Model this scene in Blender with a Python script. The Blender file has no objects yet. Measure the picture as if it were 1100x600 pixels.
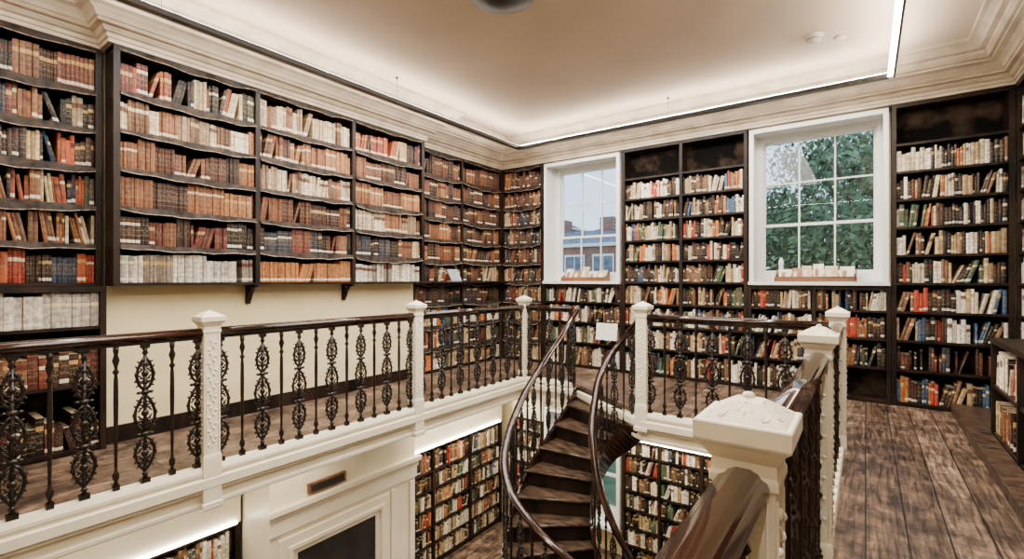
import bpy, bmesh, math, random
from mathutils import Vector, Matrix
R = random.Random(7)
C = bpy.context.scene.collection

# ---------------------------------------------------------------- materials
def nt(name):
    m = bpy.data.materials.new(name); m.use_nodes = True
    t = m.node_tree; b = t.nodes['Principled BSDF']
    return m, t, b
def ramp(t, stops):
    r = t.nodes.new('ShaderNodeValToRGB')
    el = r.color_ramp.elements
    while len(el) < len(stops): el.new(0.5)
    for e, (p, c) in zip(el, stops):
        e.position = p; e.color = (*c, 1)
    return r
def noisy(name, c1, c2, scale=5, rough=.5, bump=0., stretch=(1, 1, 1), spec=.5, metal=0, detail=6, lo=.35, hi=.65):
    m, t, b = nt(name)
    tc = t.nodes.new('ShaderNodeTexCoord'); mp = t.nodes.new('ShaderNodeMapping')
    mp.inputs['Scale'].default_value = stretch
    n = t.nodes.new('ShaderNodeTexNoise'); n.inputs['Scale'].default_value = scale; n.inputs['Detail'].default_value = detail
    r = ramp(t, [(lo, c1), (hi, c2)])
    t.links.new(tc.outputs['Object'], mp.inputs['Vector']); t.links.new(mp.outputs[0], n.inputs['Vector'])
    t.links.new(n.outputs['Fac'], r.inputs[0]); t.links.new(r.outputs[0], b.inputs['Base Color'])
    b.inputs['Roughness'].default_value = rough; b.inputs['Metallic'].default_value = metal
    b.inputs['Specular IOR Level'].default_value = spec
    if bump:
        bp = t.nodes.new('ShaderNodeBump'); bp.inputs['Strength'].default_value = bump; bp.inputs['Distance'].default_value = .02
        t.links.new(n.outputs['Fac'], bp.inputs['Height']); t.links.new(bp.outputs[0], b.inputs['Normal'])
    return m
def emis(name, col, s):
    m, t, b = nt(name)
    b.inputs['Base Color'].default_value = (*col, 1)
    b.inputs['Emission Color'].default_value = (*col, 1); b.inputs['Emission Strength'].default_value = s
    return m

M = {}
M['case'] = noisy('dark_oak', (.003, .0018, .0012), (.020, .010, .006), 6, .45, .15, (1, 1, .3), spec=.22)
M['caseback'] = noisy('case_back', (.0015, .001, .0008), (.060, .038, .026), 3.5, .85, spec=.1, detail=10, lo=.48, hi=.74)
M['iron'] = noisy('dark_bronze_iron', (.0025, .0016, .0012), (.015, .008, .005), 30, .36, .1, spec=.4)
M['rail'] = noisy('polished_mahogany', (.007, .0022, .0015), (.024, .007, .004), 7, .12, .0, (1, .25, 1), .55)
M['tread'] = noisy('worn_tread_wood', (.007, .004, .0025), (.085, .05, .03), 7, .38, .1, (1, 3, 1), spec=.35)
M['cream'] = noisy('cream_gloss_paint', (.72, .64, .48), (.80, .72, .56), 3, .38, .03)
M['white'] = noisy('white_paint', (.70, .69, .66), (.77, .76, .73), 3, .4, .02)
M['wall'] = noisy('cream_wall_paint', (.66, .55, .31), (.73, .62, .37), 2, .6, .03)
M['ceil'] = noisy('ceiling_plaster', (.57, .45, .34), (.64, .51, .39), .8, .8, .02)
M['corn'] = noisy('cornice_plaster', (.48, .40, .30), (.66, .57, .44), 4, .6, .05)
M['flap'] = noisy('leather_flap', (.005, .0035, .0025), (.045, .028, .02), 14, .6, .2, spec=.2)
M['flapedge'] = noisy('flap_binding', (.08, .06, .045), (.42, .35, .27), 25, .6)
M['led'] = emis('led_strip', (1, .91, .78), 85)
M['led2'] = emis('led_strip_low', (1, .92, .76), 26)
M['metal'] = noisy('bronze_channel', (.006, .004, .003), (.018, .012, .008), 10, .4)
M['sillwood'] = noisy('sill_tray_wood', (.10, .04, .02), (.24, .10, .045), 8, .4, .05, (.2, 1, 1))
M['paper'] = noisy('paper', (.58, .50, .38), (.74, .68, .56), 8, .8)
M['cover_brown'] = noisy('booklet_cover_brown', (.20, .10, .05), (.32, .19, .10), 8, .7)
M['cover_tan'] = noisy('booklet_cover_tan', (.40, .30, .18), (.55, .43, .28), 8, .7)
M['notice'] = noisy('notice_paper', (.72, .70, .64), (.80, .78, .73), 4.5, .8)
M['leaf'] = noisy('foliage', (.05, .09, .045), (.22, .30, .16), 3.0, .75, spec=.1)
M['bark'] = noisy('bark', (.05, .035, .025), (.12, .09, .07), 12, .9, .3)
M['ground'] = noisy('ground_grass', (.05, .09, .03), (.12, .16, .07), 2, .9)
M['black'] = noisy('matte_black', (.006, .006, .006), (.02, .018, .016), 5, .5)
M['plastic'] = noisy('white_plastic', (.6, .55, .48), (.7, .65, .58), 5, .4)
M['grey'] = noisy('grey_card', (.2, .25, .28), (.3, .35, .38), 5, .5)
M['slate'] = noisy('slate_roof', (.10, .11, .14), (.2, .22, .26), 5, .7)

def floor_mat():
    m, t, b = nt('worn_floorboards')
    N = t.nodes.new; L = t.links.new
    tc = N('ShaderNodeTexCoord'); sp = N('ShaderNodeSeparateXYZ'); cb = N('ShaderNodeCombineXYZ')
    L(tc.outputs['Object'], sp.inputs[0]); L(sp.outputs['Y'], cb.inputs['X']); L(sp.outputs['X'], cb.inputs['Y'])
    br = N('ShaderNodeTexBrick'); br.inputs['Scale'].default_value = 1
    br.inputs['Brick Width'].default_value = 3.1; br.inputs['Row Height'].default_value = .205
    br.inputs['Mortar Size'].default_value = .005; br.inputs['Mortar Smooth'].default_value = .3
    br.inputs['Color1'].default_value = (.070, .043, .027, 1); br.inputs['Color2'].default_value = (.135, .088, .060, 1)
    br.inputs['Mortar'].default_value = (.002, .0015, .001, 1)
    L(cb.outputs[0], br.inputs['Vector'])
    mp = N('ShaderNodeMapping'); mp.inputs['Scale'].default_value = (2.2, 24, 1); L(cb.outputs[0], mp.inputs[0])
    n = N('ShaderNodeTexNoise'); n.inputs['Scale'].default_value = 1.6; n.inputs['Detail'].default_value = 9; n.inputs['Distortion'].default_value = .6
    L(mp.outputs[0], n.inputs['Vector'])
    r = ramp(t, [(.33, (.36, .33, .30)), (.52, (1, 1, 1)), (.72, (2.0, 1.9, 1.8))]); L(n.outputs['Fac'], r.inputs[0])
    mx = N('ShaderNodeMix'); mx.data_type = 'RGBA'; mx.blend_type = 'MULTIPLY'; mx.inputs[0].default_value = 1
    L(br.outputs['Color'], mx.inputs[6]); L(r.outputs[0], mx.inputs[7])
    n2 = N('ShaderNodeTexNoise'); n2.inputs['Scale'].default_value = 4.2; n2.inputs['Detail'].default_value = 12; n2.inputs['Roughness'].default_value = .75; L(tc.outputs['Object'], n2.inputs['Vector'])
    r2 = ramp(t, [(.38, (.30, .27, .25)), (.49, (.9, .9, .9)), (.60, (1.9, 1.9, 1.95))]); L(n2.outputs['Fac'], r2.inputs[0])
    m2 = N('ShaderNodeMix'); m2.data_type = 'RGBA'; m2.blend_type = 'MULTIPLY'; m2.inputs[0].default_value = 1
    L(mx.outputs[2], m2.inputs[6]); L(r2.outputs[0], m2.inputs[7]); L(m2.outputs[2], b.inputs['Base Color'])
    rr = ramp(t, [(.3, (.34, .34, .34)), (.7, (.62, .62, .62))]); L(n.outputs['Fac'], rr.inputs[0]); L(rr.outputs[0], b.inputs['Roughness'])
    b.inputs['Specular IOR Level'].default_value = .4
    bp = N('ShaderNodeBump'); bp.inputs['Strength'].default_value = .5; bp.inputs['Distance'].default_value = .01
    ad = N('ShaderNodeMath'); ad.operation = 'SUBTRACT'; L(n.outputs['Fac'], ad.inputs[0]); L(br.outputs['Fac'], ad.inputs[1])
    L(ad.outputs[0], bp.inputs['Height']); L(bp.outputs[0], b.inputs['Normal'])
    return m
M['floor'] = floor_mat()

def book_mat():
    m, t, b = nt('book_spines')
    N = t.nodes.new; L = t.links.new
    at = N('ShaderNodeVertexColor'); at.layer_name = 'col'
    uv = N('ShaderNodeUVMap'); uv.uv_map = 'UVMap'; sp = N('ShaderNodeSeparateXYZ'); L(uv.outputs[0], sp.inputs[0])
    def math_(op, a, bb=None, c=None):
        x = N('ShaderNodeMath'); x.operation = op
        for i, v in enumerate((a, bb, c)):
            if v is None: continue
            if isinstance(v, (int, float)): x.inputs[i].default_value = v
            else: L(v, x.inputs[i])
        return x.outputs[0]
    rnd, v = sp.outputs['X'], sp.outputs['Y']
    def band(c, w): return math_('COMPARE', v, c, w)
    r2 = math_('FRACT', math_('MULTIPLY', rnd, 7.13)); r3 = math_('FRACT', math_('MULTIPLY', rnd, 23.7)); r4 = math_('FRACT', math_('MULTIPLY', rnd, 51.3))
    lab = math_('MULTIPLY', math_('COMPARE', v, math_('MULTIPLY_ADD', r3, .12, .66), math_('MULTIPLY_ADD', r4, .05, .04)), math_('GREATER_THAN', r2, .5))
    low = math_('MULTIPLY', band(.13, .055), math_('GREATER_THAN', r3, .60))
    lines = math_('MULTIPLY', math_('GREATER_THAN', math_('FRACT', math_('MULTIPLY', v, 5.5)), .88), math_('LESS_THAN', r4, .6))
    nz = N('ShaderNodeTexNoise'); nz.inputs['Scale'].default_value = 90; tc = N('ShaderNodeTexCoord'); L(tc.outputs['Object'], nz.inputs[0])
    wear = N('ShaderNodeTexNoise'); wear.inputs['Scale'].default_value = 28; wear.inputs['Detail'].default_value = 8; wear.inputs['Roughness'].default_value = .7; L(tc.outputs['Object'], wear.inputs[0])
    wr = ramp(t, [(.36, (.35, .33, .30)), (.52, (1, 1, 1)), (.68, (1.7, 1.6, 1.4))]); L(wear.outputs[0], wr.inputs[0])
    mw = N('ShaderNodeMix'); mw.data_type = 'RGBA'; mw.blend_type = 'MULTIPLY'; mw.inputs[0].default_value = .8
    L(at.outputs['Color'], mw.inputs[6]); L(wr.outputs[0], mw.inputs[7])
    txt = math_('MULTIPLY', math_('GREATER_THAN', nz.outputs[0], .56), math_('MULTIPLY', math_('GREATER_THAN', v, .3), math_('LESS_THAN', v, .8)))
    lr = ramp(t, [(0, (.60, .50, .32)), (.4, (.42, .26, .09)), (.75, (.07, .012, .008)), (1, (.70, .63, .50))]); lr.color_ramp.interpolation = 'CONSTANT'; L(r4, lr.inputs[0])
    def mix(f, a, bb):
        x = N('ShaderNodeMix'); x.data_type = 'RGBA'; L(f, x.inputs[0])
        for i, q in ((6, a), (7, bb)):
            if isinstance(q, tuple): x.inputs[i].default_value = (*q, 1)
            else: L(q, x.inputs[i])
        return x.outputs[2]
    c = mix(math_('MULTIPLY', lines, .6), mw.outputs[2], (.24, .13, .05))
    c = mix(math_('MULTIPLY', txt, .35), c, (.30, .22, .14))
    c = mix(math_('MULTIPLY', lab, .9), c, lr.outputs[0])
    c = mix(math_('MULTIPLY', low, .85), c, (.62, .56, .44))
    L(c, b.inputs['Base Color']); b.inputs['Roughness'].default_value = .5; b.inputs['Specular IOR Level'].default_value = .3
    return m
M['book'] = book_mat()
def brick_mat():
    m, t, b = nt('outside_brick'); N = t.nodes.new
    br = N('ShaderNodeTexBrick'); tc = N('ShaderNodeTexCoord'); mp = N('ShaderNodeMapping'); mp.inputs['Rotation'].default_value = (math.pi/2, 0, 0)
    t.links.new(tc.outputs['Object'], mp.inputs[0]); t.links.new(mp.outputs[0], br.inputs[0])
    br.inputs['Scale'].default_value = 3; br.inputs['Color1'].default_value = (.30, .13, .09, 1); br.inputs['Color2'].default_value = (.22, .09, .06, 1)
    br.inputs['Mortar'].default_value = (.3, .25, .2, 1)
    t.links.new(br.outputs[0], b.inputs['Base Color']); b.inputs['Roughness'].default_value = .9
    return m
M['brick'] = brick_mat()
def glass_mat():
    m = bpy.data.materials.new('window_glass'); m.use_nodes = True; t = m.node_tree; t.nodes.clear()
    o = t.nodes.new('ShaderNodeOutputMaterial'); a = t.nodes.new('ShaderNodeBsdfTransparent'); g = t.nodes.new('ShaderNodeBsdfGlossy')
    g.inputs['Roughness'].default_value = .02; a.inputs[0].default_value = (.92, .96, .98, 1)
    x = t.nodes.new('ShaderNodeMixShader'); x.inputs[0].default_value = .02
    t.links.new(a.outputs[0], x.inputs[1]); t.links.new(g.outputs[0], x.inputs[2]); t.links.new(x.outputs[0], o.inputs[0])
    return m
M['glass'] = glass_mat()

# ---------------------------------------------------------------- mesh builder
class MB:
    def __init__(s): s.v = []; s.f = []; s.m = []; s.mats = []; s.sm = []
    def mi(s, k):
        if k not in s.mats: s.mats.append(k)
        return s.mats.index(k)
    def add(s, vs, fs, k, smooth=False):
        o = len(s.v); s.v += [tuple(v) for v in vs]; i = s.mi(k)
        for f in fs: s.f.append(tuple(o + j for j in f)); s.m.append(i); s.sm.append(smooth)
    def box(s, x0, x1, y0, y1, z0, z1, k):
        vs = [(x, y, z) for z in (z0, z1) for y in (y0, y1) for x in (x0, x1)]
        s.add(vs, [(0, 2, 3, 1), (4, 5, 7, 6), (0, 1, 5, 4), (2, 6, 7, 3), (0, 4, 6, 2), (1, 3, 7, 5)], k)
    def hexa(s, p, k):
        s.add(p, [(0, 2, 3, 1), (4, 5, 7, 6), (0, 1, 5, 4), (2, 6, 7, 3), (0, 4, 6, 2), (1, 3, 7, 5)], k)
    def prism(s, poly, z0, z1, k, ktop=None):
        n = len(poly); vs = [(x, y, z0) for x, y in poly] + [(x, y, z1) for x, y in poly]
        s.add(vs, [tuple(range(n))[::-1], tuple(range(n, 2*n))] + [(i, (i+1) % n, n+(i+1) % n, n+i) for i in range(n)], k)
    def loft(s, rings, k, cap=True, smooth=False, closed=True):
        n = len(rings[0]); vs = [p for r in rings for p in r]; fs = []
        for a in range(len(rings)-1):
            for i in range(n if closed else n-1):
                j = (i+1) % n; fs.append((a*n+i, a*n+j, (a+1)*n+j, (a+1)*n+i))
        if cap: fs += [tuple(range(n))[::-1], tuple((len(rings)-1)*n+i for i in range(n))]
        s.add(vs, fs, k, smooth)
    def sq(s, cx, cy, prof, k):
        s.loft([[(cx-h, cy-h, z), (cx+h, cy-h, z), (cx+h, cy+h, z), (cx-h, cy+h, z)] for h, z in prof], k)
    def lathe(s, cx, cy, prof, k, n=12):
        s.loft([[(cx+r*math.cos(2*math.pi*i/n), cy+r*math.sin(2*math.pi*i/n), z) for i in range(n)] for r, z in prof], k, smooth=True)
    def ell(s, c, r, k, rot=None, nu=8, nv=5):
        vs = []; 
        for j in range(1, nv):
            a = math.pi*j/nv
            for i in range(nu):
                b = 2*math.pi*i/nu; vs.append(Vector((r[0]*math.sin(a)*math.cos(b), r[1]*math.sin(a)*math.sin(b), r[2]*math.cos(a))))
        vs += [Vector((0, 0, r[2])), Vector((0, 0, -r[2]))]
        if rot is not None: vs = [rot @ v for v in vs]
        vs = [v + Vector(c) for v in vs]; fs = []
        for j in range(nv-2):
            for i in range(nu): fs.append((j*nu+i, (j+1)*nu+i, (j+1)*nu+(i+1) % nu, j*nu+(i+1) % nu))
        T = (nv-1)*nu
        for i in range(nu): fs.append((T, i, (i+1) % nu)); fs.append((T+1, (nv-2)*nu+(i+1) % nu, (nv-2)*nu+i))
        s.add(vs, fs, k, True)
    def sweep(s, pts, prof, k, smooth=True, scale=None):
        pts = [Vector(p) for p in pts]; rings = []
        for i, p in enumerate(pts):
            t = (pts[min(i+1, len(pts)-1)] - pts[max(i-1, 0)]).normalized()
            up = Vector((0, 0, 1)) if abs(t.z) < .97 else Vector((0, 1, 0))
            sd = t.cross(up).normalized(); u2 = sd.cross(t).normalized(); sc = scale[i] if scale else 1
            rings.append([p + sd*a*sc + u2*b*sc for a, b in prof])
        s.loft(rings, k, True, smooth)
    def tube(s, pts, r, k, n=6, flat=1.0):
        s.sweep(pts, [(r*flat*math.cos(2*math.pi*i/n), r*math.sin(2*math.pi*i/n)) for i in range(n)], k)
    def merge(s, o, fn):
        b = len(s.v); s.v += [tuple(fn(v)) for v in o.v]; mp = [s.mi(k) for k in o.mats]
        for f, m, q in zip(o.f, o.m, o.sm): s.f.append(tuple(b+i for i in f)); s.m.append(mp[m]); s.sm.append(q)
    def make(s, name, parent=None, bevel=0, recalc=True):
        me = bpy.data.meshes.new(name); me.from_pydata(s.v, [], s.f)
        for k in s.mats: me.materials.append(M[k])
        me.polygons.foreach_set('material_index', s.m); me.polygons.foreach_set('use_smooth', s.sm)
        if recalc:
            bm = bmesh.new(); bm.from_mesh(me); bmesh.ops.recalc_face_normals(bm, faces=bm.faces); bm.to_mesh(me); bm.free()
        ob = bpy.data.objects.new(name, me); C.objects.link(ob)
        if parent: ob.parent = parent
        if bevel:
            md = ob.modifiers.new('bev', 'BEVEL'); md.width = bevel; md.segments = 2; md.limit_method = 'ANGLE'; md.angle_limit = math.radians(50)
        return ob
def empty(name):
    e = bpy.data.objects.new(name, None); C.objects.link(e); return e

# ---------------------------------------------------------------- books
PAL = {
 'mixed': [((.62,.54,.40),7),((.74,.69,.58),7),((.006,.005,.005),9),((.035,.018,.011),6),((.34,.03,.015),3),((.46,.14,.03),2.5),((.03,.08,.15),1.8),((.05,.09,.05),1.5),((.38,.27,.14),5),((.17,.09,.045),5)],
 'leather': [((.12,.038,.014),6),((.18,.062,.022),5),((.055,.016,.008),7),((.28,.12,.045),3),((.025,.008,.005),5)],
 'pale': [((.46,.36,.24),4),((.54,.45,.32),3),((.26,.17,.10),4),((.11,.05,.024),5),((.20,.075,.03),4)],
 'vellum': [((.42,.39,.33),5),((.52,.49,.42),4),((.18,.15,.12),4)],
 'tan': [((.40,.16,.048),6),((.46,.21,.07),5),((.30,.11,.03),3)],
 'dark': [((.007,.005,.004),7),((.035,.015,.009),5),((.02,.025,.04),2),((.09,.02,.012),3),((.15,.06,.026),2),((.4,.32,.2),1)],
 'redcloth': [((.38,.075,.025),5),((.24,.028,.015),4),((.03,.016,.012),5),((.44,.30,.14),3),((.02,.035,.06),2)],
 'old': [((.012,.02,.04),3),((.08,.014,.010),3),((.15,.06,.022),5),((.035,.045,.025),3),((.38,.29,.17),5),((.007,.006,.005),6),((.22,.045,.018),3)],
}
class Books:
    def __init__(s): s.v = []; s.f = []; s.col = []; s.uv = []
    def row(s, P, s0, s1, z, hmax, depth, style, setback=.03, hmin=.6, runs=None, thick=(.018, .042), fill=1.0, lp=.07):
        x = s0 + .004; pal = PAL[style]; tot = sum(w for _, w in pal); run = 0; col = None; hh = hmax*.85; rc = 0; lg = 0; lean = 0
        while x < s1 - thick[0] - .004:
            if run <= 0:
                a = R.random()*tot
                for cc, w in pal:
                    a -= w
                    if a <= 0: col = cc; break
                run = R.randint(*(runs or (1, 3))); hh = hmax*R.uniform(hmin, .97); tt = R.uniform(*thick); rc = R.random()
            run -= 1
            w = min(tt*R.uniform(.9, 1.1), s1 - x - .002); h = hh*R.uniform(.965, 1.0) if runs else hmax*R.uniform(hmin, .97)
            k = R.uniform(.6, 1.3); c = tuple(min(1, q*k) for q in col)
            sb = setback + R.uniform(-.012, .010); dd = R.uniform(.55, .8)*depth
            if R.random() < (1-fill) or R.random() < .006: x += R.uniform(.02, .07)
            if lg > 0: lg -= 1
            else:
                lean = 0
                if R.random() < (lp*.35 if runs else lp): lean = R.uniform(.02, .09); lg = R.randint(0, 4)
            if x + w + lean > s1: lean = 0
            if x + w > s1: break
            g = .0012; hz = math.sqrt(max(h*h-lean*lean, .5*h*h))
            vs = []
            for zz in (0, 1):
                for t in (-sb-dd, -sb):
                    for q in (g, w-g): vs.append(P(x+q+lean*zz, t, z + hz*zz))
            o = len(s.v); mid = [P(x+w/2, -sb+.005, z), P(x+w/2+lean, -sb+.005, z+hz)]
            s.v += vs + mid
            rn = rc if runs else R.random()
            pages = (.40, .32, .21)
            F = [((2, 8, 9, 6), c, 0), ((8, 3, 7, 9), c, 0), ((0, 2, 6, 4), c, 0), ((1, 5, 7, 3), c, 0), ((4, 6, 9, 7, 5), pages if R.random() < .7 else c, 1)]
            for f, cc, top in F:
                s.f.append(tuple(o+i for i in f))
                for i in f:
                    s.col.append((*cc, 1)); s.uv.append((rn, 0.93 if top else (1.0 if i in (4, 5, 6, 7, 9) else 0.0)))
            x += w
            if lg == 0 and lean: x += lean*.9
    def make(s, name, parent):
        me = bpy.data.meshes.new(name); me.from_pydata(s.v, [], s.f); me.materials.append(M['book'])
        ca = me.color_attributes.new('col', 'FLOAT_COLOR', 'CORNER')
        ca.data.foreach_set('color', [q for c in s.col for q in c])
        uv = me.uv_layers.new(name='UVMap'); uv.data.foreach_set('uv', [q for c in s.uv for q in c])
        ob = bpy.data.objects.new(name, me); C.objects.link(ob); ob.parent = parent
        return ob

def frame(ox, oy, u, n):
    def P(s_, t, z): return (ox+u[0]*s_+n[0]*t, oy+u[1]*s_+n[1]*t, z)
    return P
def bookcase(P, segs, levels, z0, z1, depth, style, flaps=False, up=.045, sh=.028, back=True, bottom=True, name='bookcase'):
    mb = MB(); bk = Books()
    def lb(a, b, c, d, e, f, k): mb.hexa([P(x, y, z) for z in (e, f) for y in (c, d) for x in (a, b)], k)
    S0, S1 = segs[0], segs[-1]
    if back: lb(S0, S1, -depth, -depth+.015, z0, z1, 'caseback')
    for i, q in enumerate(segs):
        a, b = q-up/2, q+up/2
        if i == 0: a, b = q, q+up
        if i == len(segs)-1: a, b = q-up, q
        lb(a, b, -depth+.015, .008, z0, z1, 'case')
    for j in range(len(segs)-1):
        a = segs[j] + (up if j == 0 else up/2); b = segs[j+1] - (up if j == len(segs)-2 else up/2)
        for r, z in enumerate(levels):
            lb(a, b, -depth+.015, 0, z-sh, z, 'case')
            nxt = levels[r+1]-sh if r+1 < len(levels) else z1
            st = style(j, r)
            hm = min(nxt - z - .022, .34)
            if st:
                kw = dict(setback=.03)
                if isinstance(st, tuple): kw.update(st[1]); st = st[0]
                bk.row(P, a, b, z+.001, hm*kw.pop('hs', 1), depth, st, **kw)
            if flaps:
                n = 28; base = nxt + (sh if r+1 < len(levels) else -.0); sag = R.uniform(.015, .055); rings = []; edge = []; ph = R.random()*6; sk = R.uniform(.7, 1.4)
                for q in range(n+1):
                    t = q/n; s_ = a+(b-a)*t
                    dz = .012 + sag*math.sin(math.pi*t**sk)**.8 + .005*math.sin(t*21+ph)+.004*R.random()
                    off = .014+.012*math.sin(t*17+ph)
                    rings.append((P(s_, off*.3+.004, base), P(s_, off+.006, base-dz-.024))); 
                    edge.append(P(s_, off+.010, base-dz-.024))
                vs = [p for e in rings for p in e]; fs = [(2*i, 2*i+1, 2*i+3, 2*i+2) for i in range(n)]
                mb.add(vs, fs, 'flap', True); mb.tube(edge, .0045, 'flapedge', 4)
    lb(S0, S1, -depth+.015, .012, z1-.05, z1, 'case')
    if bottom: lb(S0, S1, -depth+.015, -.01, z0, min(levels[0]-sh, z0+.06), 'case')
    ob = mb.make(name); bk.make('books', ob)
    return ob

T = 2.15; FL = -1.55
up6 = [-.03+.355*k for k in range(6)]
low4 = [-1.50, -1.14, -.77, -.40]
LX = -5.80; BX = -5.54; BY = 7.60; RX = 1.35
Pl = frame(LX, 1.41, (0, -1), (1, 0))
stup = [('redcloth', dict(hmin=.75, runs=(2, 5))), ('pale', dict(hmin=.75)), ('old', dict(hmin=.7)), ('redcloth', dict(hmin=.7)), ('old', dict(hmin=.7)), ('dark', dict(hmin=.75, runs=(2, 6)))]
bookcase(Pl, [0, 1.25, 2.5, 3.7], up6, -.06, T, .26, lambda j, r: stup[r], flaps=True, bottom=False)
Pl2 = frame(LX+.16, 1.405, (0, -1), (1, 0))
bookcase(Pl2, [0, 1.25, 2.5, 3.7], [-1.50, -.93, -.42], FL, -.062, .42, lambda j, r: [('dark', dict(thick=(.03, .06))), ('dark', dict(thick=(.04, .07), hmin=.75)), ('vellum', dict(thick=(.045, .07), hmin=.8, runs=(3, 8)))][r], flaps=False)
Pb = frame(BX, 1.43, (0, 1), (1, 0))
L1 = lambda t, a=4, b=10, **k: (t, dict(runs=(a, b), hmin=.72, thick=(.024, .04), **k))
tab = [[L1('vellum'), L1('dark', 2, 6), L1('leather'), L1('leather', 2, 6), L1('pale', 2, 6), L1('old', 1, 4)],
       [L1('tan', 20, 40), L1('dark', 2, 6), L1('leather'), L1('pale', 1, 4), L1('leather', 2, 6), L1('pale', 2, 5)],
       [L1('vellum', 2, 5), L1('dark', 2, 6), L1('pale', 3, 8), L1('leather'), L1('leather'), L1('redcloth', 2, 6)]]
bookcase(Pb, [0, 1.30, 2.57, 3.85], up6, -.06, T, .235, lambda j, r: tab[j][r], flaps=True, bottom=False, up=.05)
Pr = frame(LX, 5.28, (0, 1), (1, 0))
def stf(j, r): return (('mixed', 'old', 'mixed', 'dark', 'old', 'leather', 'leather', 'leather', 'leather', 'leather')[r], dict(hmin=.68, runs=(2, 6)))
bookcase(Pr, [0.0, 1.17, 2.32], low4+up6, FL, T, .25, stf, flaps=True)
mb = MB(); mb.box(LX+.009, LX+.17, 5.32, 7.585, -.062, -.034, 'case'); mb.make('trim_ledge', bevel=.004)
Pk = frame(LX, BY, (1, 0), (0, -1))
bookcase(Pk, [0.005, .97], low4+up6, FL, T, .26, lambda j, r: ('old' if r < 8 else 'leather', dict(hmin=.65)), up=.05, flaps=True)
lowb = [-1.50, -1.10, -.74, -.39]
upb = [-.04, .30, .64, .98, 1.32, 1.66]
def stb(j, r): return None if r == 9 else ('mixed', dict(hmin=.68, fill=.99))
bookcase(Pk, [2.53, 3.49, 4.43], lowb+upb, FL, T, .26, stb, flaps=False)
def str_(j, r):
    if r == 9: return None
    if r == 1: return ('dark', dict(fill=.6))
    return ('mixed', dict(hmin=.70, fill=.985, thick=(.018, .045)))
bookcase(Pk, [6.06, 7.13], lowb+upb, FL, T, .26, str_)
bookcase(Pk, [.975, 2.525], lowb, FL, -.085, .26, lambda j, r: ('mixed', dict(hmin=.68, fill=.98)))
bookcase(Pk, [4.435, 5.24, 6.055], lowb, FL, -.085, .26, lambda j, r: None if (j == 1 and r < 1) else ('mixed' if r != 1 else 'old', dict(hmin=.68, fill=.97)))
Pw = frame(RX, 7.58, (0, -1), (-1, 0))
bookcase(Pw, [0, 1.15, 2.3, 3.5, 4.7, 5.9, 7.1, 8.3, 10.0], lowb+upb, FL, T, .26, lambda j, r: ('mixed' if j > 0 else 'vellum', dict(hmin=.7)))
Pw2 = frame(.97, 6.42, (0, -1), (-1, 0))
bookcase(Pw2, [0, 1.0, 2.0, 3.0, 4.0, 5.0, 6.0, 7.0, 8.8], [-1.44, -.99], FL, -.55, .36, lambda j, r: ('old' if R.random() < .5 else 'mixed', dict(hmin=.7)), name='low_bookcase')
mb = MB(); mb.box(.80, .955, -2.4, 7.55, FL, -1.46, 'tread'); mb.box(.79, .955, -2.4, 7.55, -1.46, -1.435, 'tread')
mb.box(.957, 1.335, 6.43, 7.55, FL, -1.44, 'tread')
mb.make('trim_step', bevel=.004)

# ---------------------------------------------------------------- shell
LF = -4.75
WX0, WX1, WY0, WY1 = -6.10, 1.65, -2.5, 7.87
w1 = (-4.80, -3.31); w2 = (-1.345, .235); wz = (-.05, 2.12)
mb = MB()
mb.box(WX0-.2, WX0, WY0-.2, WY1+.45, LF, 2.7, 'wall'); mb.make('wall_left')
mb = MB(); mb.box(WX1, WX1+.2, WY0-.2, WY1+.45, LF, 2.7, 'wall'); mb.make('wall_right')
mb = MB(); mb.box(WX0, WX1, WY0-.2, WY0, LF, 2.7, 'wall'); mb.make('wall_near')
mb = MB(); yb = (WY1, WY1+.35)
lwz = (-4.2, -2.35)
xs = [WX0, w1[0], w1[1], w2[0], w2[1], WX1]
for i in range(5):
    if i in (1, 3):
        mb.box(xs[i], xs[i+1], *yb, wz[1], 2.7, 'wall'); mb.box(xs[i], xs[i+1], *yb, lwz[1], wz[0], 'wall'); mb.box(xs[i], xs[i+1], *yb, LF, lwz[0], 'wall')
    else: mb.box(xs[i], xs[i+1], *yb, LF, 2.7, 'wall')
mb.make('wall_back')
mb = MB(); mb.box(WX0, WX1, WY0, WY1, 2.62, 2.75, 'ceil'); mb.make('ceiling')
mb = MB(); mb.box(WX0, WX1, WY0, WY1, LF-.1, LF, 'floor'); mb.make('floor_lower')
mb = MB(); mb.box(WX0+.005, BX-.24, 1.44, 5.27, FL, 2.6, 'wall')
mb.box(BX-.24, BX-.215, 1.44, 5.27, FL, FL+.16, 'case')
mb.make('wall_chimney_breast')
for y in (1.43+1.30, 1.43+2.57):
    b = MB(); b.sweep([(BX-.23, y, -.24), (BX-.20, y, -.24), (BX-.16, y, -.15), (BX-.10, y, -.09), (BX-.02, y, -.075)], [(-.02, -.015), (.02, -.015), (.02, .015), (-.02, .015)], 'case', False)
    b.box(BX-.24, BX-.21, y-.025, y+.025, -.28, -.065, 'case'); b.box(BX-.24, BX-.02, y-.02, y+.02, -.085, -.062, 'case'); b.make('shelf_bracket')

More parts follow.
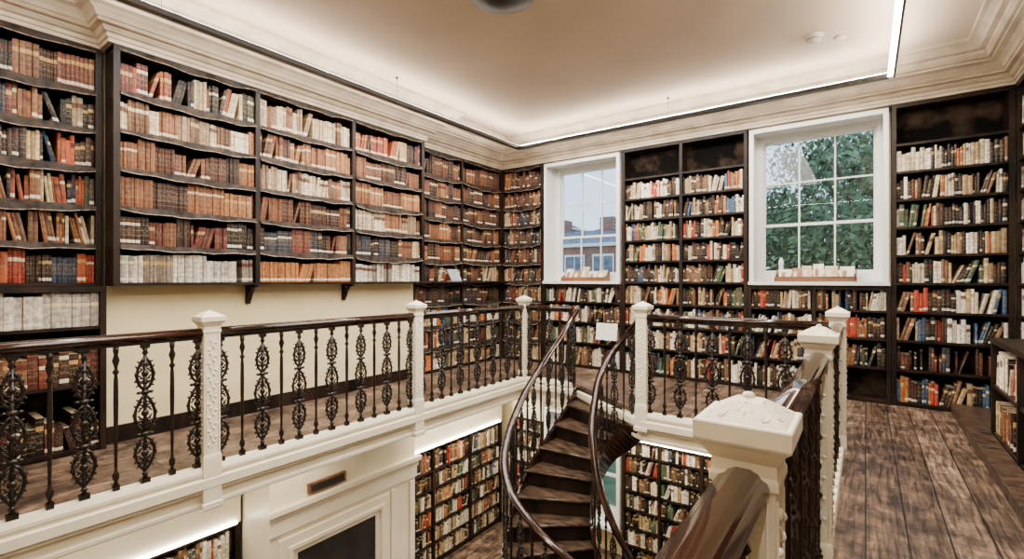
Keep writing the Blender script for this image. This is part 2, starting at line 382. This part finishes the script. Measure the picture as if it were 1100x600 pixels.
SB = -1.86
G = -.21; GL = -4.40; NY = -.53; BR = 5.44; Y1 = 6.36
polys = [[(WX0, WY0), (GL, WY0), (GL, WY1), (WX0, WY1)], [(GL, Y1), (-3.42, Y1), (-3.42, WY1), (GL, WY1)],
         [(-3.42, Y1), (-2.09, BR), (-2.09, WY1), (-3.42, WY1)], [(-2.09, BR), (G, BR), (G, WY1), (-2.09, WY1)],
         [(G, WY0), (WX1, WY0), (WX1, WY1), (G, WY1)], [(GL, WY0), (G, WY0), (G, NY), (GL, NY)]]
mb = MB()
for p in polys: mb.prism(p, FL-.05, FL, 'floor')
mb.make('floor')
mb = MB()
for p in polys: mb.prism(p, SB, FL-.05, 'cream')
mb.make('trim_gallery_slab')

def offset_path(path, off):
    out = []
    for i, p in enumerate(path):
        ns = []
        for a, b in ((i-1, i), (i, i+1)):
            if a < 0 or b >= len(path): continue
            d = Vector((path[b][0]-path[a][0], path[b][1]-path[a][1])).normalized(); ns.append(Vector((d.y, -d.x)))
        n = ns[0] if len(ns) == 1 else (ns[0]+ns[1] if abs(ns[0].dot(ns[1])) < .5 else ns[0])
        out.append((p[0]+n.x*off, p[1]+n.y*off))
    return out
path = [(LX, WY0), (LX, 1.41), (BX, 1.41), (BX, 5.30), (LX, 5.30), (LX, BY), (RX, BY), (RX, WY0)]
prof = [(-.28, 2.152), (.02, 2.152), (.02, 2.185), (.035, 2.19), (.035, 2.225), (.06, 2.235), (.075, 2.26), (.075, 2.275), (.12, 2.28), (.12, 2.31), (.135, 2.315), (.15, 2.35), (.19, 2.385), (.24, 2.40), (.24, 2.425), (.27, 2.43), (.30, 2.47), (.30, 2.50), (.35, 2.51), (.37, 2.54), (.41, 2.57), (.45, 2.58), (.45, 2.62), (-.28, 2.62)]
offs = [offset_path(path, o) for o, z in prof]
rings = [[(offs[j][i][0], offs[j][i][1], prof[j][1]) for j in range(len(prof))] for i in range(len(path))]
mb = MB(); mb.loft(rings, 'corn', True, False)
mb.make('trim_cornice')
ring = MB(); rx0, rx1, ry0, ry1, rz = -4.93, .25, -1.6, 6.97, 2.31
ledm = MB()
def bar(x0, x1, y0, y1): ring.box(x0, x1, y0, y1, rz-.024, rz+.024, 'metal')
bar(rx0-.04, rx0+.04, ry0, ry1+.03); bar(rx0+.04, rx1-.03, ry1-.04, ry1+.04); bar(rx1-.0, rx1+.02, ry0, ry1+.03); bar(rx0+.03, rx1-.0, ry0-.03, ry0+.03)
for x in (rx0, rx1-.0): ledm.box(x-.02, x+.018, ry0+.05, ry1-.03, rz+.025, rz+.035, 'led')
for y in (ry0, ry1): ledm.box(rx0+.05, rx1-.05, y-.02, y+.02, rz+.025, rz+.035, 'led')
ledm.box(rx1-.050, rx1-.002, ry0+.05, ry1-.045, rz-.026, rz+.02, 'led2')
for y in (1.6, 4.2):
    for x in (rx0, rx1-.01): ring.tube([(x+.02, y, rz+.02), (x+.02, y, 2.62)], .0025, 'metal', 5); ring.lathe(x+.02, y, [(.02, 2.60), (.02, 2.62)], 'metal', 10)
for x in (-2.3,):
    ring.tube([(x, ry1, rz+.02), (x, ry1, 2.62)], .0025, 'metal', 5); ring.lathe(x, ry1, [(.02, 2.60), (.02, 2.62)], 'metal', 10)
ro = ring.make('suspended_light_frame'); ledm.make('led_strip', ro)
mb = MB(); mb.lathe(-2.7, 3.55, [(.30, 2.62), (.30, 2.60), (.24, 2.585), (.22, 2.56), (.10, 2.54), (.03, 2.53)], 'metal', 28); mb.make('ceiling_rose')
def onray(u, v, z):
    q = (u-550)/521; d = 521*z/(300-v); return ((-.589+.808*q)*d, (.808+.589*q)*d)
x, y = onray(874, 40, 2.6)
mb = MB(); mb.lathe(x, y, [(.09, 2.62), (.09, 2.60), (.075, 2.58), (.07, 2.55), (.045, 2.53), (.01, 2.525)], 'plastic', 20); mb.lathe(x, y, [(.076, 2.574), (.077, 2.568)], 'black', 20); mb.make('smoke_detector')
x, y = onray(902, 42, 2.6)
mb = MB(); mb.lathe(x, y, [(.06, 2.62), (.055, 2.608), (.01, 2.605)], 'plastic', 20); mb.make('ceiling_vent')

# ---------------------------------------------------------------- windows
def window(n, x0, x1, z0, z1, sill=True):
    mb = MB(); y = 8.0
    x0 += .004; x1 -= .004
    mb.box(x0, x0+.03, BY, 8.2, z0, z1, 'white'); mb.box(x1-.03, x1, BY, 8.2, z0, z1, 'white')
    mb.box(x0+.03, x1-.03, BY, 8.2, z1-.03, z1, 'white')
    mb.box(x0+.03, x1-.03, BY-.0, 8.2, z0, z0+.02, 'white')
    mb.box(x0-.01, x1+.01, BY-.06, BY-.001, z0-.025, z0+.02, 'white')
    mb.box(x0-.0, x0+.055, BY-.025, BY-.001, z0+.021, z1, 'white'); mb.box(x1-.055, x1, BY-.025, BY-.001, z0+.021, z1, 'white'); mb.box(x0+.055, x1-.055, BY-.025, BY-.001, z1-.06, z1, 'white')
    fx0, fx1, fz0, fz1 = x0+.03, x1-.03, z0+.02, z1-.03
    for a, b in ((fx0, fx0+.075), (fx1-.075, fx1)): mb.box(a, b, y-.05, y+.09, fz0, fz1, 'white')
    for a, b in ((fx0+.075, fx0+.09), (fx1-.09, fx1-.075)): mb.box(a, b, y-.03, y-.005, fz0+.12, fz1-.07, 'white')
    mb.box(fx0+.075, fx1-.075, y-.05, y+.09, fz1-.07, fz1, 'white'); mb.box(fx0+.075, fx1-.075, y-.05, y+.09, fz0, fz0+.12, 'white')
    gx0, gx1, gz0, gz1 = fx0+.075, fx1-.075, fz0+.12, fz1-.07
    def sash(a0, a1, yy, nz):
        for a, b in ((gx0, gx0+.04), (gx1-.04, gx1)): mb.box(a, b, yy, yy+.035, a0, a1, 'white')
        mb.box(gx0+.04, gx1-.04, yy, yy+.035, a1-.04, a1, 'white'); mb.box(gx0+.04, gx1-.04, yy, yy+.035, a0, a0+.04, 'white')
        for i in (1, 2):
            xx = gx0+.04+(gx1-gx0-.08)*i/3; mb.box(xx-.010, xx+.010, yy+.003, yy+.032, a0+.04, a1-.04, 'white')
        for i in range(1, nz):
            zz = a0+(a1-a0)*i/nz; mb.box(gx0+.04, gx1-.04, yy+.004, yy+.031, zz-.010, zz+.010, 'white')
        mb.box(gx0+.04, gx1-.04, yy+.015, yy+.019, a0+.04, a1-.04, 'glass')
    zm = gz0+(gz1-gz0)*.36
    sash(zm-.02, gz1, y+.04, 2); sash(gz0, zm+.02, y, 1)
    return mb.make('window_%d' % n)
window(1, w1[0], w1[1], *wz); window(2, w2[0], w2[1], *wz)
window(3, w1[0], w1[1], *lwz); window(4, w2[0], w2[1], *lwz)

# ---------------------------------------------------------------- balusters
def orn():
    m = MB(); m.tube([(0, 0, 0), (0, 0, .5), (0, 0, 1.0)], .010, 'iron', 6)
    m.box(-.024, .024, -.02, .02, 0, .035, 'iron'); m.lathe(0, 0, [(.018, .035), (.011, .05), (.018, .065), (.009, .08)], 'iron', 8)
    m.box(-.022, .022, -.018, .018, .97, 1.0, 'iron'); m.lathe(0, 0, [(.009, .92), (.019, .935), (.011, .95), (.018, .97)], 'iron', 8)
    def lobe(z0, z1, w, kind):
        h = (z1-z0)
        for sg in (-1, 1):
            def X(t, k=1.): return sg*(.006+w*k*math.sin(math.pi*t)**.75*(1.0+.45*(t-.5)*kind))
            m.tube([(X(i/10), 0, z0+h*i/10) for i in range(11)], .0095, 'iron', 5)
            zc = (z0+z1)/2
            for zz, dr in ((zc+h*.18, 1), (zc-h*.18, -1)):
                sp = []
                for i in range(11):
                    a = i/10*math.pi*1.9; rr = .019*(1-i/14)
                    sp.append((sg*(w*.50+rr*math.cos(a)), 0, zz+dr*rr*math.sin(a)))
                m.tube(sp, .0065, 'iron', 4)
            for q, an in ((.22, .9), (.40, .6), (.60, -.6), (.80, -.9)):
                m.ell((X(q, .48), 0, z0+h*q), (.006, .009, .020), 'iron', Matrix.Rotation(sg*an, 3, 'Y'), 6, 4)
            for q, an in ((.14, 1.0), (.30, .6), (.5, .2), (.70, -.6), (.86, -1.0)):
                m.ell((X(q)+sg*.007, 0, z0+h*q), (.007, .009, .019), 'iron', Matrix.Rotation(-sg*an, 3, 'Y'), 6, 4)
        m.ell((0, 0, (z0+z1)/2), (.021, .016, .026), 'iron', None, 8, 5)
        m.ell((0, 0, z0+h*.22), (.013, .012, .026), 'iron', None, 6, 4); m.ell((0, 0, z0+h*.78), (.013, .012, .026), 'iron', None, 6, 4)
    lobe(.09, .33, .043, 1); lobe(.37, .63, .046, -1); lobe(.67, .90, .036, -1)
    for z, r in ((.35, .028), (.65, .028)):
        m.ell((0, 0, z), (r, .02, .020), 'iron'); 
        for sg in (-1, 1): m.ell((sg*.032, 0, z), (.015, .010, .012), 'iron', None, 6, 4)
    return m
def spin():
    m = MB(); m.box(-.02, .02, -.02, .02, 0, .04, 'iron')
    m.lathe(0, 0, [(.018, .04), (.011, .06), (.021, .085), (.022, .11), (.012, .13), (.010, .16), (.013, .40), (.016, .62), (.014, .76), (.010, .80), (.022, .82), (.010, .84), (.012, .86), (.024, .90), (.012, .94), (.018, .96), (.018, 1.0)], 'iron', 10)
    return m
ORN, SPIN = orn(), spin()
def place(mb, tmpl, x, y, z, h, ang, sc=1):
    c, s = math.cos(ang), math.sin(ang)
    mb.merge(tmpl, lambda v: (x+(v[0]*c-v[1]*s)*sc, y+(v[0]*s+v[1]*c)*sc, z+v[2]*h))
RP = [(-.030, -.028), (-.036, -.012), (-.048, -.004), (-.052, .008), (-.048, .020), (-.036, .026), (-.030, .034), (-.014, .042), (.014, .042), (.030, .034), (.036, .026), (.048, .020), (.052, .008), (.048, -.004), (.036, -.012), (.030, -.028)]
def rel(mb, x, y, z0, z1, h, k='cream'):
    n = int((z1-z0)/.055)
    for fx, fy in ((1, 0), (-1, 0), (0, 1), (0, -1)):
        tx, ty = -fy, fx
        pts = []
        for i in range(n*3+1):
            z = z0+(z1-z0)*i/(n*3); o = .014*math.sin(i/3*math.pi)
            pts.append((x+fx*(h+.001)+tx*o, y+fy*(h+.001)+ty*o, z))
        mb.tube(pts, .0045, k, 4)
        for i in range(n):
            z = z0+(z1-z0)*(i+.5)/n; sg = 1 if i % 2 else -1
            for o, dz, rr in ((.026*sg, .0, (.014, .014, .010)), (-.012*sg, .018, (.010, .010, .014))):
                rx_, ry_, rz_ = rr; mb.ell((x+fx*(h+.002)+tx*o, y+fy*(h+.002)+ty*o, z+dz), ((.009 if fx else rx_), (.009 if fy else ry_), rz_), k, None, 6, 4)
        for o in (-.046, .046):
            mb.tube([(x+fx*h+tx*o, y+fy*h+ty*o, z0-.03), (x+fx*h+tx*o, y+fy*h+ty*o, z1+.03)], .004, k, 4)
def newel(x, y, zb, name='newel_post', parent=None):
    mb = MB(); t = -.27; h = .062
    mb.sq(x, y, [(.074, zb), (.080, zb+.01), (.080, zb+.05), (.070, zb+.06), (.070, -1.46), (.066, -1.44), (h, -1.43), (h, t-.17), (.068, t-.165), (.068, t-.15), (.064, t-.14), (.064, t-.115), (.074, t-.10), (.082, t-.085), (.093, t-.075), (.095, t-.07), (.095, t-.035), (.092, t-.031), (.084, t-.031), (.080, t-.028), (.03, t+.004), (.006, t+.012)], 'cream')
    rel(mb, x, y, -1.38, t-.22, h)
    # low relief palmette carved on each of the four sloping cap faces
    sl = math.atan2(.040, .078)
    for i in range(4):
        A = i*math.pi/2
        RZ = Matrix.Rotation(A, 3, 'Z'); RY = Matrix.Rotation(sl, 3, 'Y')
        def at(r, s_, up=0.):   # r outward, s_ sideways on the slope
            z = t+.012-.040*(r/.078)
            v = RZ @ Vector((r, s_, 0)); return (x+v.x, y+v.y, z+up)
        for an, L in ((-1.05, .030), (-.55, .034), (0, .038), (.55, .034), (1.05, .030)):
            base = .030
            c = at(base+math.cos(an)*L*.5, math.sin(an)*L*.62, .001)
            mb.ell(c, (L*.50, .0068, .0050), 'cream', RZ @ RY @ Matrix.Rotation(an, 3, 'Z'), 10, 6)
        # curled volutes at the foot of the palmette
        for sg in (-1, 1):
            sp = []
            for j in range(13):
                a = j/12*math.pi*2.2; rr = .013*(1-j/16)
                sp.append(at(.060+rr*math.cos(a), sg*(.040+rr*math.sin(a)), .002))
            mb.tube(sp, .0032, 'cream', 5)
            mb.tube([at(.028, sg*.006, .002), at(.040, sg*.020, .003), at(.052, sg*.030, .002), at(.073, sg*.040, .002)], .0032, 'cream', 5)
        mb.ell(at(.026, 0, .002), (.008, .008, .006), 'cream', None, 8, 5)
    mb.ell((x, y, t+.012), (.014, .014, .010), 'cream', None, 12, 8)
    return mb.make(name, parent, bevel=.002)
def balustrade(p, q, n, start=0):
    par = empty('balustrade'); p = Vector(p); q = Vector(q); d = (q-p); L = d.length; d.normalize(); ang = math.atan2(d.y, d.x)
    a = p+d*.062; b = q-d*.062
    mb = MB(); mb.sweep([(a.x, a.y, -.44), (b.x, b.y, -.44)], RP, 'rail'); mb.sweep([(a.x, a.y, -.478), (b.x, b.y, -.478)], [(-.02, -.012), (-.02, .012), (.02, .012), (.02, -.012)], 'iron', False); mb.make('handrail', par)
    mb = MB()
    mb.sweep([(a.x, a.y, 0), (b.x, b.y, 0)], [(-.05, -1.70), (-.05, -1.60), (-.062, -1.59), (-.062, -1.565), (-.045, -1.53), (.045, -1.53), (.062, -1.565), (.062, -1.59), (.05, -1.60), (.05, -1.70)], 'cream', False)
    mb.make('base_rail', par)
    mb = MB()
    for i in range(n):
        pt = p+d*(L*(i+.5)/n)
        place(mb, ORN if (i+start) % 2 == 0 else SPIN, pt.x, pt.y, -1.53, 1.045, ang, 1.2 if (i+start) % 2 == 0 else 1)
    mb.make('balusters', par)
    return par
for yy in (NY, 1.77, 4.06, Y1): newel(GL, yy, -1.88)
newel(-2.09, BR, -1.75)
for yy in (BR, 3.19, 1.18, NY): newel(G, yy, -1.70)
balustrade((GL, NY), (GL, 1.77), 13); balustrade((GL, 1.77), (GL, 4.06), 13); balustrade((GL, 4.06), (GL, Y1), 13)
balustrade((GL, Y1), (-3.46, Y1), 5)
balustrade((-2.09, BR), (G, BR), 11)
balustrade((G, 3.19), (G, BR), 13); balustrade((G, 1.18), (G, 3.19), 11); balustrade((G, NY), (G, 1.18), 9)
balustrade((GL, NY), (G, NY), 21)
vo = [(GL, NY), (GL, Y1), (-3.42, Y1), (-2.09, BR), (G, BR), (G, NY), (GL, NY)]
mb = MB()
for a, b in zip(vo[:-1], vo[1:]):
    for z0, z1, w in ((-1.71, -1.62, .075), (-1.745, -1.71, .045), (SB-.01, SB+.035, .025)):
        mb.sweep([(a[0], a[1], 0), (b[0], b[1], 0)], [(-w+.01, z0), (-w, z0+.01), (-w, z1-.01), (-w+.01, z1), (w-.01, z1), (w, z1-.01), (w, z0+.01), (w-.01, z0)], 'cream', False)
mb.make('trim_fascia')

# ---------------------------------------------------------------- stair
Lp = [(-3.42, 6.34), (-3.38, 5.98), (-3.37, 5.62), (-3.35, 5.22), (-3.34, 4.90), (-3.28, 4.58), (-3.18, 4.28), (-3.05, 4.04), (-2.84, 3.88), (-2.55, 3.82), (-2.25, 3.84), (-1.95, 3.95), (-1.70, 4.15), (-1.5, 4.4), (-1.38, 4.7), (-1.33, 5.0), (-1.35, 5.3)]
Rp = [(-2.13, 5.50), (-2.32, 5.56), (-2.50, 5.45), (-2.55, 5.25), (-2.53, 5.10), (-2.50, 4.98), (-2.45, 4.87), (-2.38, 4.78), (-2.30, 4.70), (-2.20, 4.64), (-2.08, 4.60), (-1.98, 4.62), (-1.92, 4.70), (-1.9, 4.78), (-1.9, 4.86), (-1.92, 4.94), (-1.96, 5.0)]
RH = [1.11, 1.10, 1.05, 1.0, .97, .95]+[.95]*20
RHr = [1.11, 1.08, 1.01, .94, .90, .92, .94]+[.95]*20
RISE = .19
st = empty('spiral_staircase')
mb = MB()
for k in range(len(Lp)-1):
    z = FL-RISE*(k+1)
    l0, l1, r0, r1 = [Vector(q) for q in (Lp[k], Lp[k+1], Rp[k], Rp[k+1])]
    if k == 0: r0 = Vector((-2.45, 5.67))
    f = (l1-l0).normalized()*.03; g = (r1-r0).normalized()*.03
    mb.prism([tuple(l0), tuple(r0), tuple(r1+g), tuple(l1+f)], z-.032, z, 'tread')
    mb.tube([(*(l1+f), z-.016), (*(r1+g), z-.016)], .016, 'tread', 8)
    mb.hexa([(*l0, z), (*r0, z), (*(l0+f*.6), z), (*(r0+g*.6), z), (*l0, z+RISE-.033), (*r0, z+RISE-.033), (*(l0+f*.6), z+RISE-.033), (*(r0+g*.6), z+RISE-.033)], 'case')
mb.make('treads', st)
mb = MB()
def smooth(path, zs, sub=5):
    pts = [Vector((*p, z)) for p, z in zip(path, zs)]; out = []
    for i in range(len(pts)-1):
        p0, p1, p2, p3 = pts[max(i-1, 0)], pts[i], pts[i+1], pts[min(i+2, len(pts)-1)]
        for j in range(sub):
            t = j/sub; out.append(.5*((2*p1)+(-p0+p2)*t+(2*p0-5*p1+4*p2-p3)*t*t+(-p0+3*p1-3*p2+p3)*t**3))
    out.append(pts[-1]); return out
n = len(Lp)
zL = [FL-RISE*k+RH[k] for k in range(n)]; zR = [FL-RISE*k+RHr[k] for k in range(n)]; zL[0] = zR[0] = -.44
for pth, zz in ((Lp, zL), (Rp, zR)):
    mb.sweep(smooth(pth, zz), [(a*.85, b*.85) for a, b in RP], 'rail')
mb.make('handrails', st)
mb = MB()
for pth in (Lp, Rp):
    mb.sweep(smooth(pth, [FL-RISE*k-.10 for k in range(n)]), [(-.02, -.17), (-.02, .08), (.02, .08), (.02, -.17)], 'rail', False)
mb.make('strings', st)
mb = MB()
for pi, (pth, zz) in enumerate(((Lp, zL), (Rp, zR))):
    sm = smooth(pth, [FL-RISE*k for k in range(n)], 4); sr = smooth(pth, zz, 4); idx = 0
    acc = 0
    for i in range(1, len(sm)):
        seg = (Vector(sm[i][:2])-Vector(sm[i-1][:2])).length; acc += seg
        if acc > (.13 if pi == 0 else .095):
            acc = 0; t = sm[i]-sm[i-1]; zb = sm[i].z-.03; h = sr[i].z-zb-.03
            place(mb, ORN if idx % 2 == 0 else SPIN, sm[i].x, sm[i].y, zb, h, math.atan2(t.y, t.x), 1.0 if pi == 0 else .8); idx += 1
mb.make('balusters', st)

# ---------------------------------------------------------------- lower level
ll = [LF+.08+.30*k for k in range(7)]
low_style = lambda j, r: ('mixed', dict(hmin=.72))
ltl, ltb = -2.76, -2.62
P1 = frame(LX, 4.82, (0, 1), (1, 0)); bookcase(P1, [0, .93, 1.86, 2.78], ll[:6], LF, ltl, .25, low_style)
P2 = frame(LX, -2.3, (0, 1), (1, 0)); bookcase(P2, [0, 1.2, 2.4, 3.6, 4.95], ll[:6], LF, ltl, .25, low_style)
bookcase(Pk, [2.53, 3.15, 3.8, 4.43], ll, LF, ltb, .26, low_style)
bookcase(Pk, [6.06, 7.13], ll, LF, ltb, .26, low_style)
bookcase(Pk, [.27, .97], ll, LF, ltb, .26, low_style)
mb = MB(); 
mb.box(LX-.2, LX+.03, 4.82, 7.58, ltl+.002, SB-.002, 'cream'); mb.box(LX-.2, LX+.03, -2.3, 2.65, ltl+.002, SB-.002, 'cream')
for a, b in ((LX+.3, w1[0]-.02), (w1[1]+.02, w2[0]-.02), (w2[1]+.02, RX)): mb.box(a, b, BY-.03, BY+.2, ltb+.002, SB-.002, 'cream')
mb.make('trim_lower_frieze')
mb = MB(); mb.box(LX+.032, LX+.06, 4.84, 7.5, ltl+.0, ltl+.03, 'led2'); mb.box(LX+.032, LX+.06, -2.2, 2.6, ltl+.0, ltl+.03, 'led2')
mb.box(-3.25, -1.4, BY-.06, BY-.032, ltb+.0, ltb+.03, 'led2'); mb.make('led_strip_lower')
mb = MB(); fx = -5.2
mb.box(WX0+.28, fx, 2.69, 4.78, LF, SB-.01, 'cream')
mb.box(fx, fx+.05, 2.66, 4.81, -2.62, -2.56, 'cream'); mb.box(fx, fx+.09, 2.64, 4.83, -2.56, -2.50, 'cream'); mb.box(fx, fx+.03, 2.68, 4.79, -2.80, -2.62, 'cream')
def fr(y0, y1, z0, z1, w, t, k='cream'):
    mb.box(fx, fx+t, y0, y1, z1-w, z1, k); mb.box(fx, fx+t, y0, y0+w, z0, z1-w, k); mb.box(fx, fx+t, y1-w, y1, z0, z1-w, k); mb.box(fx, fx+t, y0+w, y1-w, z0, z0+w, k)
fr(2.78, 4.30, -4.6, -2.86, .10, .04); fr(2.88, 4.20, -4.5, -2.96, .05, .065); fr(2.93, 4.15, -4.45, -3.01, .07, .025); 
mb.box(fx, fx+.012, 3.0, 4.08, -4.4, -3.08, 'black')
for y in (4.36, 4.70): mb.box(fx, fx+.03, y-.03, y+.03, -4.6, -2.84, 'cream')
mb.make('fireplace_surround', bevel=.006)
mb = MB(); mb.box(fx+.001, fx+.04, 3.12, 3.62, -2.47, -2.35, 'sillwood'); mb.box(fx+.04, fx+.045, 3.15, 3.59, -2.45, -2.37, 'black'); mb.make('wall_plaque', bevel=.006)

# ---------------------------------------------------------------- sill objects
def tray(x0, x1, y, z):
    mb = MB()
    mb.box(x0, x1, y-.11, y+.11, z, z+.02, 'sillwood')
    mb.box(x0, x1, y-.125, y-.11, z, z+.07, 'sillwood')
    mb.box(x0, x1, y+.11, y+.125, z, z+.11, 'sillwood')
    for x in (x0, x1):
        mb.loft([[(x-.008, y-.125, z), (x-.008, y+.125, z), (x-.008, y+.125, z+.15), (x-.008, y+.06, z+.17), (x-.008, y-.02, z+.10), (x-.008, y-.125, z+.06)],
                 [(x+.008, y-.125, z), (x+.008, y+.125, z), (x+.008, y+.125, z+.15), (x+.008, y+.06, z+.17), (x+.008, y-.02, z+.10), (x+.008, y-.125, z+.06)]], 'sillwood')
    ob = mb.make('book_tray')
    mb = MB(); x = x0+.03; i = 0
    while x < x1-.16:
        w = R.uniform(.11, .17); hgt = R.uniform(.15, .24); k = ('paper', 'cover_brown', 'cover_tan', 'paper', 'cover_tan')[i % 5]; i += 1
        tl = R.uniform(-.012, .012)
        a = [(x, y-.08, z+.022), (x+w/2, y-.065, z+.022), (x+w, y-.08, z+.022), (x+w+tl, y+.03, z+.02+hgt), (x+w/2+tl, y+.045, z+.02+hgt), (x+tl, y+.03, z+.02+hgt)]
        b = [(p[0], p[1]+.014, p[2]) for p in a]
        mb.loft([a, b], k)
        # printed block on the cover
        q0, q1 = .25, .70
        def L_(s_, q): return (x+w*s_+tl*q, y-.083+.11*q+(.015*(1-abs(2*s_-1))), z+.022+hgt*q)
        mb.add([L_(.2, q0), L_(.5, q0), L_(.5, q1), L_(.2, q1)], [(0, 1, 2, 3)], 'cover_brown' if k == 'paper' else 'paper')
        x += w+.01
    mb.make('booklets', ob, recalc=False)
tray(-1.02, -.10, 7.74, -.029); tray(-4.45, -3.62, 7.74, -.029)
mb = MB(); mb.lathe(-.98, 7.90, [(.032, -.029), (.036, .0), (.034, .10), (.036, .13), (.028, .15), (.030, .19), (.034, .24), (.022, .28), (.014, .31)], 'white', 14); mb.make('white_vase')
mb = MB()
a = [(-5.66, 6.02, -.02), (-5.66, 6.27, -.02), (-5.765, 6.27, .17), (-5.765, 6.02, .17)]; mb.loft([a, [(p[0]+.012, p[1], p[2]+.006) for p in a]], 'grey')
mb.box(-5.76, -5.64, 6.02, 6.27, -.033, -.020, 'grey'); mb.make('book_stand')
mb = MB(); a = [(-3.72, 7.52, -1.02), (-3.34, 7.52, -1.02), (-3.34, 7.565, -.74), (-3.72, 7.565, -.74)]; mb.loft([a, [(p[0], p[1]+.01, p[2]) for p in a]], 'notice'); mb.make('paper_notice')
# ---------------------------------------------------------------- outdoors
mb = MB(); mb.box(-40, 30, 8.6, 60, -5.1, -5.0, 'ground'); mb.make('ground_outside')
def tree(x, y, zc, rx, rz_, n):
    mb = MB(); mb.tube([(x, y, -5), (x+.1, y, -2), (x-.1, y+.1, zc-1)], .22, 'bark', 8)
    for i in range(9):
        a = i*2.4; mb.tube([(x, y, zc-2+i*.2), (x+math.cos(a)*rx*.4, y+math.sin(a)*rx*.4, zc-.5+i*.15), (x+math.cos(a)*rx*.8, y+math.sin(a)*rx*.8, zc+i*.25)], .04, 'bark', 5)
    cl = []
    for i in range(80):
        a = R.uniform(0, 6.283); q = R.random()**.5; h = R.uniform(-1, 1); cl.append((x+math.cos(a)*q*rx*math.sqrt(1-h*h*.7), y+math.sin(a)*q*rx*math.sqrt(1-h*h*.7), zc+h*rz_))
    for i in range(n):
        c = cl[i % 80]; p = Vector((c[0]+R.gauss(0, .42), c[1]+R.gauss(0, .42), c[2]+R.gauss(0, .36)))
        u = Vector((R.gauss(0, 1), R.gauss(0, 1), R.gauss(0, 1))).normalized(); v = u.orthogonal().normalized(); s = R.uniform(.06, .12)
        mb.add([p-u*s, p+v*s*.5, p+u*s, p-v*s*.5], [(0, 1, 2, 3)], 'leaf')
    mb.make('tree', recalc=False)
tree(.2, 13.8, .8, 2.0, 2.4, 12000); tree(-2.9, 17, .3, 2.0, 2.1, 12000); tree(2.6, 15.5, 1.0, 2.5, 3.0, 7000); tree(-.3, 20, 1.4, 3.6, 3.5, 14000)
def building(x0, x1, y0, y1, z1, k):
    mb = MB(); mb.box(x0, x1, y0, y1, -5, z1, k); mb.box(x0-.2, x1+.2, y0-.2, y1+.2, z1, z1+.15, 'white')
    mb.loft([[(x0, y0, z1+.15), (x1, y0, z1+.15), (x1, y1, z1+.15), (x0, y1, z1+.15)], [(x0+1, (y0+y1)/2-.1, z1+1.0), (x1-1, (y0+y1)/2-.1, z1+1.0), (x1-1, (y0+y1)/2+.1, z1+1.0), (x0+1, (y0+y1)/2+.1, z1+1.0)]], 'slate')
    for cx in (x0+1.6, x1-2.2): mb.box(cx, cx+.7, (y0+y1)/2-.4, (y0+y1)/2+.4, z1+.3, z1+1.6, k)
    x = x0+.7
    while x < x1-1.2:
        z = z1-1.5
        while z > -4.6:
            mb.box(x-.08, x+.98, y0-.06, y0+.01, z-.1, z+1.15, 'white'); mb.box(x, x+.42, y0-.08, y0-.05, z, z+1.05, 'slate'); mb.box(x+.48, x+.9, y0-.08, y0-.05, z, z+1.05, 'slate'); z -= 1.8
        x += 1.45
    mb.make('brick_building')
building(-15, -8.5, 20, 25, 1.5, 'brick'); building(-30, -20, 32, 38, 4.2, 'brick'); building(-19, -12, 34, 40, 3.2, 'brick')

# ---------------------------------------------------------------- light
w = bpy.data.worlds.new('sky'); bpy.context.scene.world = w; w.use_nodes = True; t = w.node_tree; bg = t.nodes['Background']
tc = t.nodes.new('ShaderNodeTexCoord'); sp = t.nodes.new('ShaderNodeSeparateXYZ'); r = ramp(t, [(.0, (.78, .89, 1.0)), (.6, (.46, .68, 1.0))])
t.links.new(tc.outputs['Generated'], sp.inputs[0]); t.links.new(sp.outputs['Z'], r.inputs[0]); t.links.new(r.outputs[0], bg.inputs[0]); bg.inputs[1].default_value = 2.5
def area(name, loc, sx, sy, power, col, rot=(0, 0, 0)):
    l = bpy.data.lights.new(name, 'AREA'); l.shape = 'RECTANGLE'; l.size = sx; l.size_y = sy; l.energy = power; l.color = col
    o = bpy.data.objects.new(name, l); o.location = loc; o.rotation_euler = rot; C.objects.link(o); return o
W = (1, .93, .82)
area('ceiling_fill', (-2.6, 3.4, 2.5), 3.2, 4.5, 620, W)  # broad fill light added under the ceiling, no fitting of this size
for x in (rx0+.0, rx1): area('frame_fill', (x, 2.7, rz-.03), .06, 8.2, 180, W)  # added fill below the frame bars for general brightness, not part of the LEDs
area('frame_fill', (-2.3, ry1, rz-.03), 4.8, .06, 150, W)
area('lower_fill', (-5.0, 6.0, SB-.04), .8, 2.4, 85, (1, .90, .72))  # added fill lights under the gallery to brighten the lower room, no fittings modelled
area('lower_fill', (-2.2, 6.6, SB-.04), 2.5, .8, 95, (1, .90, .72))
area('lower_fill', (-4.8, 1.8, SB-.04), .3, 3, 40, (1, .90, .72))

cam = bpy.data.cameras.new('camera'); co = bpy.data.objects.new('camera', cam); C.objects.link(co)
cam.sensor_width = 36; cam.lens = 17.05; cam.clip_start = .02
co.location = (0, 0, 0); co.rotation_euler = (math.pi/2, 0, math.radians(36.1))
bpy.context.scene.camera = co
